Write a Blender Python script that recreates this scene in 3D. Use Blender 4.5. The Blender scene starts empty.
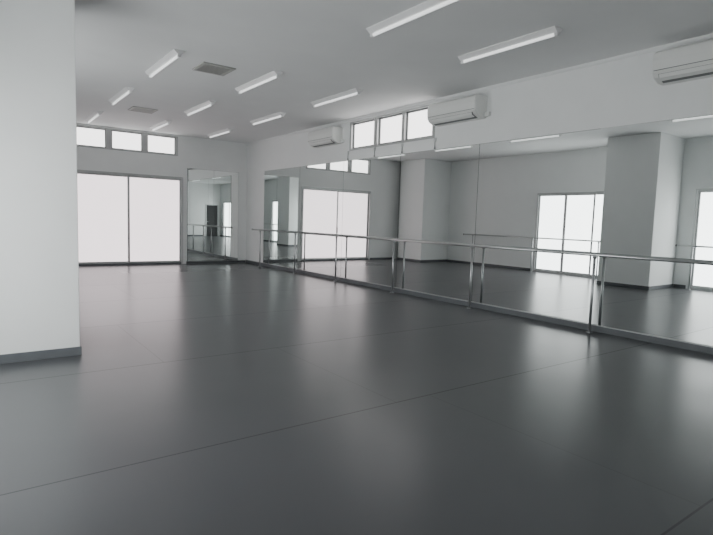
import bpy, bmesh, math
from mathutils import Matrix, Vector

W, D, H = 6.82, 15.1, 3.63      # mirror wall x, far wall y, ceiling z
XL, YB = -0.5, -5.5             # window wall x, back wall y

# ------------------------------------------------------------------ materials
def new_mat(name):
    m = bpy.data.materials.new(name); m.use_nodes = True
    nt = m.node_tree
    return m, nt, nt.nodes["Principled BSDF"]

def simple(name, col, rough=0.5, metal=0.0, noise=0.0, nscale=8.0, bump=0.0, bscale=200.0, emis=None, estr=0.0):
    m, nt, b = new_mat(name)
    b.inputs["Base Color"].default_value = (*col, 1)
    b.inputs["Roughness"].default_value = rough
    b.inputs["Metallic"].default_value = metal
    tc = nt.nodes.new("ShaderNodeTexCoord")
    if noise > 0:
        n = nt.nodes.new("ShaderNodeTexNoise"); n.inputs["Scale"].default_value = nscale
        n.inputs["Detail"].default_value = 4
        nt.links.new(tc.outputs["Object"], n.inputs["Vector"])
        r = nt.nodes.new("ShaderNodeValToRGB")
        r.color_ramp.elements[0].color = (*[c*(1-noise) for c in col], 1)
        r.color_ramp.elements[1].color = (*[min(1, c*(1+noise)) for c in col], 1)
        r.color_ramp.elements[0].position = 0.3; r.color_ramp.elements[1].position = 0.7
        nt.links.new(n.outputs["Fac"], r.inputs["Fac"])
        nt.links.new(r.outputs["Color"], b.inputs["Base Color"])
    if bump > 0:
        n2 = nt.nodes.new("ShaderNodeTexNoise"); n2.inputs["Scale"].default_value = bscale
        nt.links.new(tc.outputs["Object"], n2.inputs["Vector"])
        bp = nt.nodes.new("ShaderNodeBump"); bp.inputs["Strength"].default_value = bump
        bp.inputs["Distance"].default_value = 0.002
        nt.links.new(n2.outputs["Fac"], bp.inputs["Height"])
        nt.links.new(bp.outputs["Normal"], b.inputs["Normal"])
    if emis:
        b.inputs["Emission Color"].default_value = (*emis, 1)
        b.inputs["Emission Strength"].default_value = estr
    return m

M_WALL = simple("wall_paint", (0.865, 0.88, 0.875), 0.7, noise=0.012, nscale=3, bump=0.12)
M_CEIL = simple("ceiling_paint", (0.82, 0.83, 0.83), 0.85, noise=0.015, nscale=2, bump=0.2)
M_TRIM = simple("trim_white", (0.86, 0.87, 0.87), 0.5)
M_BASE = simple("baseboard_grey", (0.12, 0.13, 0.14), 0.45, noise=0.05)
M_ALU = simple("aluminium_frame", (0.50, 0.51, 0.51), 0.35, 0.5)
M_ALUD = simple("dark_aluminium_frame", (0.27, 0.28, 0.28), 0.4, 0.4)
M_ALUW = simple("white_sash", (0.62, 0.63, 0.63), 0.4)
M_STEEL = simple("barre_steel", (0.62, 0.63, 0.63), 0.28, 1.0, noise=0.04, nscale=30)
M_POST = simple("barre_post_grey", (0.50, 0.51, 0.52), 0.35, 0.85)
M_RUB = simple("rubber_foot", (0.03, 0.03, 0.03), 0.7)
M_AC = simple("ac_plastic", (0.80, 0.81, 0.79), 0.4)
M_ACD = simple("ac_louver_dark", (0.16, 0.17, 0.17), 0.5)
M_LAMP = simple("lamp_housing", (0.88, 0.88, 0.88), 0.4)
M_TUBE = simple("lamp_tube", (0.9, 0.9, 0.9), 0.3, emis=(0.98, 1.0, 1.0), estr=1.0)
M_VENT = simple("vent_grille", (0.42, 0.42, 0.40), 0.5)
M_VENTD = simple("vent_dark", (0.10, 0.10, 0.10), 0.7)
M_DARK = simple("dark_door", (0.012, 0.013, 0.014), 0.6)
M_GAP = simple("mirror_joint", (0.04, 0.05, 0.05), 0.6)
M_CORD = simple("cord_grey", (0.30, 0.31, 0.31), 0.6)

def mirror_mat():
    m, nt, b = new_mat("mirror_silver")
    b.inputs["Base Color"].default_value = (0.86, 0.89, 0.88, 1)
    b.inputs["Metallic"].default_value = 1.0
    b.inputs["Roughness"].default_value = 0.004
    return m
M_MIR = mirror_mat()

def glow_mat(name, col, strength):
    m, nt, b = new_mat(name)
    b.inputs["Base Color"].default_value = (0.75, 0.75, 0.75, 1)
    b.inputs["Roughness"].default_value = 0.35
    tc = nt.nodes.new("ShaderNodeTexCoord")
    n = nt.nodes.new("ShaderNodeTexNoise"); n.inputs["Scale"].default_value = 0.8
    nt.links.new(tc.outputs["Object"], n.inputs["Vector"])
    r = nt.nodes.new("ShaderNodeValToRGB")
    r.color_ramp.elements[0].color = (*[c*0.88 for c in col], 1)
    r.color_ramp.elements[1].color = (*col, 1)
    nt.links.new(n.outputs["Fac"], r.inputs["Fac"])
    nt.links.new(r.outputs["Color"], b.inputs["Emission Color"])
    b.inputs["Emission Strength"].default_value = strength
    return m
G_FAR = glow_mat("frosted_glass_far", (1.0, 0.87, 0.90), 2.3)
G_HI = glow_mat("frosted_glass_high", (1.0, 0.975, 0.96), 3.4)
G_LEFT = glow_mat("frosted_glass_side", (0.97, 1.0, 1.0), 5.8)

def floor_mat():
    m, nt, b = new_mat("marley_vinyl")
    L = nt.links.new
    tc = nt.nodes.new("ShaderNodeTexCoord")
    sep = nt.nodes.new("ShaderNodeSeparateXYZ"); L(tc.outputs["Object"], sep.inputs[0])
    def math_(op, a, bb=None, c=None):
        n = nt.nodes.new("ShaderNodeMath"); n.operation = op
        for i, v in enumerate((a, bb, c)):
            if v is None: continue
            if isinstance(v, (int, float)): n.inputs[i].default_value = v
            else: L(v, n.inputs[i])
        return n.outputs[0]
    # rolls 2 m wide, laid across the room; seams at y = 1, 3, 5 ...
    yy = math_('MULTIPLY', math_('ADD', sep.outputs["Y"], 9.0), 0.5)
    row = math_('FLOOR', yy)
    fr = math_('FRACT', yy)
    dist = math_('MINIMUM', fr, math_('SUBTRACT', 1.0, fr))
    seam = math_('LESS_THAN', dist, 0.0030)
    # end joints of the rolls, staggered row by row
    off = math_('FRACT', math_('MULTIPLY', math_('SINE', math_('MULTIPLY', row, 12.9)), 437.5))
    xx = math_('ADD', math_('DIVIDE', sep.outputs["X"], 5.2), off)
    fx = math_('FRACT', xx)
    seamx = math_('MULTIPLY', math_('LESS_THAN', fx, 0.0012), 0.5)
    s = math_('MAXIMUM', seam, seamx)
    # tone per strip
    cell = math_('ADD', row, math_('MULTIPLY', math_('FLOOR', xx), 0.37))
    tone = math_('FRACT', math_('MULTIPLY', math_('SINE', math_('MULTIPLY', cell, 78.2)), 917.3))
    n = nt.nodes.new("ShaderNodeTexNoise"); n.inputs["Scale"].default_value = 1.0; n.inputs["Detail"].default_value = 1
    L(tc.outputs["Object"], n.inputs["Vector"])
    mix = math_('ADD', math_('MULTIPLY', tone, 0.14), math_('MULTIPLY', n.outputs["Fac"], 0.12))
    val = math_('ADD', mix, 0.87)
    val = math_('MULTIPLY', val, math_('SUBTRACT', 1.0, math_('MULTIPLY', s, 0.62)))
    comb = nt.nodes.new("ShaderNodeVectorMath"); comb.operation = 'SCALE'
    comb.inputs[0].default_value = (0.071, 0.0735, 0.079)
    L(val, comb.inputs["Scale"])
    L(comb.outputs[0], b.inputs["Base Color"])
    rg = math_('ADD', math_('MULTIPLY', tone, 0.03), 0.27)
    L(math_('ADD', rg, math_('MULTIPLY', s, 0.15)), b.inputs["Roughness"])
    b.inputs["Specular IOR Level"].default_value = 0.58
    n3 = nt.nodes.new("ShaderNodeTexNoise"); n3.inputs["Scale"].default_value = 1.6; n3.inputs["Detail"].default_value = 1
    L(tc.outputs["Object"], n3.inputs["Vector"])
    bp = nt.nodes.new("ShaderNodeBump"); bp.inputs["Strength"].default_value = 0.22; bp.inputs["Distance"].default_value = 0.01
    L(n3.outputs["Fac"], bp.inputs["Height"])
    L(bp.outputs["Normal"], b.inputs["Normal"])
    return m
M_FLOOR = floor_mat()

# ------------------------------------------------------------------ mesh builder
class MB:
    def __init__(self, name):
        self.name = name; self.bm = bmesh.new(); self.mats = []
    def mi(self, m):
        if m not in self.mats: self.mats.append(m)
        return self.mats.index(m)
    def box(self, a, b, m, bevel=0.0):
        a, b = Vector(a), Vector(b)
        r = bmesh.ops.create_cube(self.bm, size=1.0)
        vs = r["verts"]
        c = (a+b)/2; s = b-a
        for v in vs:
            v.co = Vector((v.co.x*abs(s.x)+c.x, v.co.y*abs(s.y)+c.y, v.co.z*abs(s.z)+c.z))
        fs = set(f for v in vs for f in v.link_faces)
        i = self.mi(m)
        for f in fs: f.material_index = i
        if bevel > 0:
            es = list(set(e for v in vs for e in v.link_edges))
            rb = bmesh.ops.bevel(self.bm, geom=es, offset=bevel, segments=2, affect='EDGES', profile=0.5)
            for f in rb["faces"]: f.material_index = i
        return vs
    def cyl(self, p, q, r, m, seg=16, r2=None):
        p, q = Vector(p), Vector(q); d = q-p
        rot = d.to_track_quat('Z', 'Y').to_matrix().to_4x4()
        res = bmesh.ops.create_cone(self.bm, cap_ends=True, segments=seg, radius1=r, radius2=r if r2 is None else r2,
                                    depth=d.length, matrix=Matrix.Translation((p+q)/2) @ rot)
        i = self.mi(m)
        for f in set(f for v in res["verts"] for f in v.link_faces):
            f.material_index = i
            if len(f.verts) == 4: f.smooth = True
    def prism(self, prof, y0, y1, m, smooth=False, axis='Y'):
        # prof: list of (x,z) extruded along y, or (x,y) extruded along z when axis == 'Z'
        def P(a, z, t): return (a, t, z) if axis == 'Y' else (a, z, t)
        v0 = [self.bm.verts.new(P(x, z, y0)) for x, z in prof]
        v1 = [self.bm.verts.new(P(x, z, y1)) for x, z in prof]
        i = self.mi(m); n = len(prof); fs = []
        fs.append(self.bm.faces.new(v0)); fs.append(self.bm.faces.new(v1[::-1]))
        for k in range(n):
            f = self.bm.faces.new((v0[k], v1[k], v1[(k+1) % n], v0[(k+1) % n])); f.smooth = smooth
            fs.append(f)
        for f in fs: f.material_index = i
        bmesh.ops.recalc_face_normals(self.bm, faces=fs)
    def done(self):
        me = bpy.data.meshes.new(self.name)
        self.bm.to_mesh(me); self.bm.free()
        for m in self.mats: me.materials.append(m)
        o = bpy.data.objects.new(self.name, me)
        bpy.context.scene.collection.objects.link(o)
        return o

T = 0.2
# ------------------------------------------------------------------ shell
b = MB("floor"); b.box((XL-T, YB-T, -0.1), (W+T, D+T, 0), M_FLOOR); b.done()
b = MB("ceiling"); b.box((XL-T, YB-T, H), (W+T, D+T, H+0.1), M_CEIL); b.done()

def wall(name, axis, pos, t0, t1, openings, m=M_WALL):
    """wall slab; axis 'x' -> runs along x at y=pos..; openings=(a0,a1,z0,z1)"""
    w = MB(name)
    lo, hi = (pos[0], pos[1])
    cuts = sorted(set([t0, t1] + [o[0] for o in openings] + [o[1] for o in openings]))
    for a, c in zip(cuts[:-1], cuts[1:]):
        mid = (a+c)/2
        ops = sorted([(o[2], o[3]) for o in openings if o[0] <= mid <= o[1]])
        z = 0.0
        for z0, z1 in ops+[(H, H)]:
            if z0 > z+1e-4:
                if axis == 'x': w.box((a, lo, z), (c, hi, z0), m)
                else: w.box((lo, a, z), (hi, c, z0), m)
            z = z1
    return w.done()

FD = (2.0, 4.87, 0.0, 2.47)     # far sliding doors
FW = (2.05, 4.72, 3.05, 3.585)  # far transom windows
wall("wall_far", 'x', (D, D+T), XL-T, W+T, [FD, FW])
RW = (7.02, 9.68, 2.94, 3.56)
wall("wall_right", 'y', (W, W+T), YB, D, [RW])
LW = [(7.1, 9.9, 0.0, 2.42), (2.45, 5.32, 0.0, 2.42), (-4.9, -2.1, 0.0, 2.42)]
wall("wall_left", 'y', (XL-T, XL), YB, D, LW)
wall("wall_back", 'x', (YB-T, YB), XL-T, W+T, [])

# ------------------------------------------------------------------ columns
def column(y0, y1):
    c = MB("square_column")
    x0, x1 = XL+0.001, 0.82
    c.box((x0, y0, 0.001), (x1, y1, H-0.001), M_WALL, bevel=0.006)
    t = 0.012
    c.box((x0, y0-t, 0.001), (x1+t, y0, 0.085), M_BASE)
    c.box((x1, y0, 0.001), (x1+t, y1+t, 0.085), M_BASE)
    c.box((x0, y1, 0.001), (x1, y1+t, 0.085), M_BASE)
    return c.done()
column(5.66, 6.90)
column(13.6, 14.85)

# ------------------------------------------------------------------ baseboards / crown
b = MB("baseboard_right"); b.box((W-0.016, YB+0.02, 0.001), (W-0.001, D-0.02, 0.085), M_BASE)
b.box((W-0.034, YB+0.02, 0.085), (W-0.001, D-0.02, 0.098), M_ALU); b.done()
b = MB("baseboard_far"); b.box((4.97, D-0.014, 0.001), (W-0.02, D-0.001, 0.07), M_BASE); b.box((0.83, D-0.014, 0.001), (1.95, D-0.001, 0.07), M_BASE); b.done()
b = MB("baseboard_left")
for a, c in ((YB+.02, -4.95), (-2.05, 2.4), (5.37, 5.64), (6.93, 7.05), (9.95, 13.58), (14.88, D-.02)):
    b.box((XL+0.001, a, 0.001), (XL+0.014, c, 0.085), M_BASE)
b.done()
b = MB("baseboard_back"); b.box((0.65, YB+0.001, 0.001), (W-.02, YB+0.014, 0.085), M_BASE); b.done()
for nm, prof, y0, y1 in (("trim_1", [(W-0.001, H-0.001), (W-0.035, H-0.001), (W-0.035, H-0.02), (W-0.015, H-0.045), (W-0.001, H-0.045)], YB+.01, D-.01),):
    b = MB(nm); b.prism(prof, y0, y1, M_TRIM); b.done()

# ------------------------------------------------------------------ windows
def pane_x(w, x0, x1, z0, z1, y, glass, fr=0.04, fm=M_ALU, dep=0.04):
    """framed sash facing -y"""
    w.box((x0, y, z0), (x0+fr, y+dep, z1), fm); w.box((x1-fr, y, z0), (x1, y+dep, z1), fm)
    w.box((x0+fr, y, z0), (x1-fr, y+dep, z0+fr), fm); w.box((x0+fr, y, z1-fr), (x1-fr, y+dep, z1), fm)
    w.box((x0+fr, y+dep*0.4, z0+fr), (x1-fr, y+dep*0.7, z1-fr), glass)
def pane_y(w, y0, y1, z0, z1, x, sgn, glass, fr=0.04, fm=M_ALU, dep=0.04):
    def bx(a, c, e, f, m, k0=0.0, k1=1.0):
        u, v = x+sgn*dep*k0, x+sgn*dep*k1
        w.box((min(u, v), a, e), (max(u, v), c, f), m)
    bx(y0, y0+fr, z0, z1, fm); bx(y1-fr, y1, z0, z1, fm)
    bx(y0+fr, y1-fr, z0, z0+fr, fm); bx(y0+fr, y1-fr, z1-fr, z1, fm)
    bx(y0+fr, y1-fr, z0+fr, z1-fr, glass, 0.4, 0.7)

# far transom windows
w = MB("window_1")
w.box((FW[0], D-0.01, FW[2]), (FW[1], D+0.10, FW[2]+0.03), M_ALU)
w.box((FW[0], D-0.01, FW[3]-0.025), (FW[1], D+0.10, FW[3]), M_ALU)
for xa, xb in ((2.05, 2.11), (2.87, 3.0), (3.77, 3.9), (4.66, 4.72)):
    w.box((xa, D-0.01, FW[2]+.03), (xb, D+0.10, FW[3]-.025), M_ALU)
for xa, xb in ((2.11, 2.87), (3.0, 3.77), (3.9, 4.66)):
    pane_x(w, xa, xb, FW[2]+0.03, FW[3]-0.025, D+0.03, G_HI, fr=0.025, fm=M_ALUD)
w.done()
# far sliding glass doors
w = MB("window_6")
x0, x1, z0, z1 = FD
w.box((x0, D-0.02, z0+0.001), (x0+0.035, D+0.12, z1), M_ALU)
w.box((x1-0.05, D-0.02, z0+0.001), (x1, D+0.12, z1), M_ALUW)
w.box((x0+.035, D-0.02, z1-0.05), (x1-.05, D+0.12, z1), M_ALU)
w.box((x0+.035, D-0.02, 0.001), (x1-.05, D+0.12, 0.05), M_BASE)
pane_x(w, x0+0.035, 3.44, 0.05, z1-0.05, D+0.06, G_FAR, fr=0.05)
pane_x(w, 3.39, x1-0.05, 0.05, z1-0.05, D+0.01, G_FAR, fr=0.05)
w.box((3.395, D-0.012, 0.95), (3.425, D+0.01, 1.15), M_CORD, bevel=0.004)
w.done()
# right clerestory windows with operator cords
w = MB("window_2")
y0, y1, z0, z1 = RW
w.box((W-0.015, y0, z0), (W+0.12, y1, z0+0.035), M_ALU)
w.box((W-0.015, y0, z1-0.03), (W+0.12, y1, z1), M_ALU)
for a, c in ((y0, y0+.06), (7.85, 7.93), (8.70, 8.81), (y1-.06, y1)):
    w.box((W-0.015, a, z0+.035), (W+0.12, c, z1-.03), M_ALU)
for a, c in ((y0+.06, 7.85), (7.93, 8.70), (8.81, y1-.06)):
    pane_y(w, a, c, z0+0.035, z1-0.03, W+0.04, 1, G_HI, fr=0.032, fm=M_ALUD)
    w.box((W+0.0, (a+c)/2-0.05, z0+0.035), (W+0.04, (a+c)/2+0.05, z0+0.06), M_ALUW)
for yy in (9.72, 8.76, 7.89, 6.99):
    w.box((W-0.03, yy-0.02, 2.87), (W-0.001, yy+0.02, 2.94), M_ALUW, bevel=0.004)
    w.cyl((W-0.02, yy, 2.79), (W-0.02, yy, 2.87), 0.007, M_CORD, 8)
    w.cyl((W-0.02, yy, 2.74), (W-0.02, yy, 2.79), 0.018, M_CORD, 10, r2=0.008)
w.done()
# left (street side) sliding glass doors
for k, (y0, y1, z0, z1) in enumerate(LW):
    w = MB("window_%d" % (k+3))
    w.box((XL-0.12, y0, 0.001), (XL+0.015, y0+0.05, z1), M_ALU)
    w.box((XL-0.12, y1-0.05, 0.001), (XL+0.015, y1, z1), M_ALU)
    w.box((XL-0.12, y0+.05, z1-0.05), (XL+0.015, y1-.05, z1), M_ALU)
    w.box((XL-0.12, y0+.05, 0.001), (XL+0.015, y1-.05, 0.06), M_ALU)
    s = (y1-y0-0.1)/3
    for j in range(3):
        pane_y(w, y0+0.05+j*s, y0+0.05+(j+1)*s, 0.06, z1-0.05, XL-0.03, -1, G_LEFT, fr=0.04)
    w.done()
# dark door on the back wall
w = MB("door_1")
a0, a1, zt = -0.35, 0.55, 2.2
w.box((a0, YB+0.001, 0.001), (a0+.05, YB+0.05, zt), M_ALU)
w.box((a1-.05, YB+0.001, 0.001), (a1, YB+0.05, zt), M_ALU)
w.box((a0+.05, YB+0.001, zt-.05), (a1-.05, YB+0.05, zt), M_ALU)
w.box((a0+.05, YB+0.001, 0.001), (a1-.05, YB+0.03, zt-.05), M_DARK)
w.cyl((a1-.12, YB+.03, 1.0), (a1-.12, YB+.08, 1.0), 0.015, M_STEEL)
w.cyl((a1-.22, YB+.075, 1.0), (a1-.11, YB+.075, 1.0), 0.01, M_STEEL)
w.done()

# ------------------------------------------------------------------ mirrors
m = MB("wall_mirror")
js = [13.88, 11.85, 9.88, 7.93, 5.94, 3.86, 1.86, -0.14, -2.14, -4.14]
m.box((W-0.008, js[-1], 0.10), (W-0.001, js[0], 2.73), M_GAP)
for a, c in zip(js[:-1], js[1:]):
    # the panel hung nearest the photographer stands 2 cm proud of the wall at one edge
    off = 0.019 if a == 3.86 else 0.0
    m.prism([(W-0.008, c+0.004), (W-0.013, c+0.004), (W-0.013-off, a-0.004), (W-0.008, a-0.004)],
            0.101, 2.725, M_MIR, axis='Z')
m.done()
m = MB("wall_mirror")
m.box((4.99, D-0.008, 0.075), (6.55, D-0.001, 2.74), M_GAP)
for a, c in ((4.995, 5.77), (5.775, 6.545)):
    m.box((a, D-0.013, 0.08), (c, D-0.008, 2.735), M_MIR)
m.done()

# ------------------------------------------------------------------ barres
def barre(name, x, ys, y0, y1):
    g = MB(name)
    g.cyl((x, y0, 1.05), (x, y1, 1.05), 0.021, M_STEEL, 20)
    for e, s in ((y0, -1), (y1, 1)):
        g.cyl((x, e, 1.05), (x, e+s*0.02, 1.05), 0.024, M_RUB, 16)
    for y in ys:
        g.cyl((x, y, 0.012), (x, y, 1.03), 0.018, M_POST, 16)
        g.cyl((x, y, 0.001), (x, y, 0.014), 0.045, M_POST, 20)
        g.cyl((x, y, 1.0), (x, y, 1.05), 0.026, M_POST, 16)
    return g.done()
barre("ballet_barre", 6.665, [13.8, 11.77, 9.88, 7.87, 5.86, 3.74, 1.7, -0.4, -2.4], -2.8, 14.3)
barre("ballet_barre", -0.25, [7.5, 9.8, 12.2], 7.2, 12.6)
barre("ballet_barre", -0.25, [1.2, 3.2, 5.2], 0.8, 5.55)

# ------------------------------------------------------------------ AC units
def ac(y0, y1, dz=0.0):
    a = MB("air_conditioner")
    xb = W-0.001; zb, zt = 3.12+dz, 3.47+dz
    prof = [(xb, zt), (xb-0.24, zt), (xb-0.275, zt-0.03), (xb-0.285, zt-0.12), (xb-0.275, zb+0.10),
            (xb-0.235, zb+0.045), (xb-0.12, zb), (xb, zb)]
    a.prism(prof, y0+0.012, y1-0.012, M_AC)
    prof2 = [(x if x == xb else x+0.01, z-0.006 if z > 3.3 else z+0.006) for x, z in prof]
    a.prism(prof2, y0, y0+0.012, M_AC); a.prism(prof2, y1-0.012, y1, M_AC)
    # louvre flap and dark outlet
    a.prism([(xb-0.262, zb+0.078), (xb-0.242, zb+0.044), (xb-0.13, zb-0.001), (xb-0.13, zb-0.004), (xb-0.248, zb+0.040), (xb-0.268, zb+0.076)], y0+0.07, y1-0.07, M_ACD)
    a.prism([(xb-0.272, zb+0.072), (xb-0.252, zb+0.034), (xb-0.2, zb+0.012), (xb-0.2, zb+0.006), (xb-0.256, zb+0.03), (xb-0.277, zb+0.07)], y0+0.08, y1-0.08, M_AC)
    # front panel seam and top intake
    a.box((xb-0.2862, y0+0.02, zb+0.118), (xb-0.276, y1-0.02, zb+0.123), M_ACD)
    for k in range(6):
        a.box((xb-0.22+k*0.033, y0+0.06, zt), (xb-0.205+k*0.033, y1-0.06, zt+0.004), M_ACD)
    # pipe cover to the wall
    a.box((W-0.06, y0-0.09, zb+0.02), (W-0.001, y0, zb+0.09), M_AC, bevel=0.008)
    return a.done()
ac(5.84, 6.95, 0.01); ac(9.98, 11.05, 0.01); ac(2.02, 3.13, 0.03)

# ------------------------------------------------------------------ fluorescent fixtures
def lamp(x, y0, y1):
    l = MB("fluorescent_light_fixture")
    z = H-0.001
    l.prism([(x-0.075, z), (x-0.075, z-0.012), (x-0.03, z-0.05), (x+0.03, z-0.05), (x+0.075, z-0.012), (x+0.075, z)], y0, y1, M_LAMP)
    l.cyl((x, y0+0.05, z-0.07), (x, y1-0.05, z-0.07), 0.016, M_TUBE, 14)
    for e in (y0+0.005, y1-0.045):
        l.box((x-0.022, e, z-0.092), (x+0.022, e+0.04, z-0.045), M_LAMP, bevel=0.004)
    return l.done()
for x in (2.33, 3.83, 5.36):
    for y0, y1 in ((12.9, 14.35), (10.1, 11.58), (7.38, 8.85), (3.62, 5.07), (0.4, 1.85), (-3.0, -1.55)):
        if x < 3 and y0 == 3.62: y0, y1 = 3.4, 4.85
        lamp(x, y0, y1)

# ------------------------------------------------------------------ ceiling vents
def vent(x, y, s=0.5):
    v = MB("ceiling_vent")
    z = H-0.001; h = s/2
    for a, c in (((x-h, y-h), (x+h, y-h+.05)), ((x-h, y+h-.05), (x+h, y+h)), ((x-h, y-h+.05), (x-h+.05, y+h-.05)), ((x+h-.05, y-h+.05), (x+h, y+h-.05))):
        v.box((*a, z-0.018), (*c, z), M_VENT)
    v.box((x-h+.05, y-h+.05, z-0.004), (x+h-.05, y+h-.05, z), M_VENTD)
    n = 7
    for k in range(n):
        t = y-h+.05+(k+0.5)*(s-.1)/n
        v.box((x-h+.05, t-0.018, z-0.014), (x+h-.05, t+0.012, z-0.006), M_VENT)
    return v.done()
vent(3.02, 7.93); vent(3.02, 12.05)

# ------------------------------------------------------------------ world
wd = bpy.data.worlds.new("world"); bpy.context.scene.world = wd; wd.use_nodes = True
nt = wd.node_tree
sky = nt.nodes.new("ShaderNodeTexSky"); sky.sky_type = 'PREETHAM'
nt.links.new(sky.outputs[0], nt.nodes["Background"].inputs[0])
nt.nodes["Background"].inputs[1].default_value = 0.3

# ------------------------------------------------------------------ camera
r = Vector((0.80739829, -0.58915228, 0.03174273))
d = Vector((-0.02688378, -0.09048073, -0.99553528))
f = Vector((0.58939398, 0.80294012, -0.08889263))
cam = bpy.data.cameras.new("camera"); co = bpy.data.objects.new("camera", cam)
bpy.context.scene.collection.objects.link(co)
cam.sensor_width = 36; cam.lens = 524.1/713*36; cam.clip_start = 0.05
mt = Matrix((( r.x, -d.x, -f.x, 0), (r.y, -d.y, -f.y, 0), (r.z, -d.z, -f.z, 1.4), (0, 0, 0, 1)))
co.matrix_world = mt
bpy.context.scene.camera = co
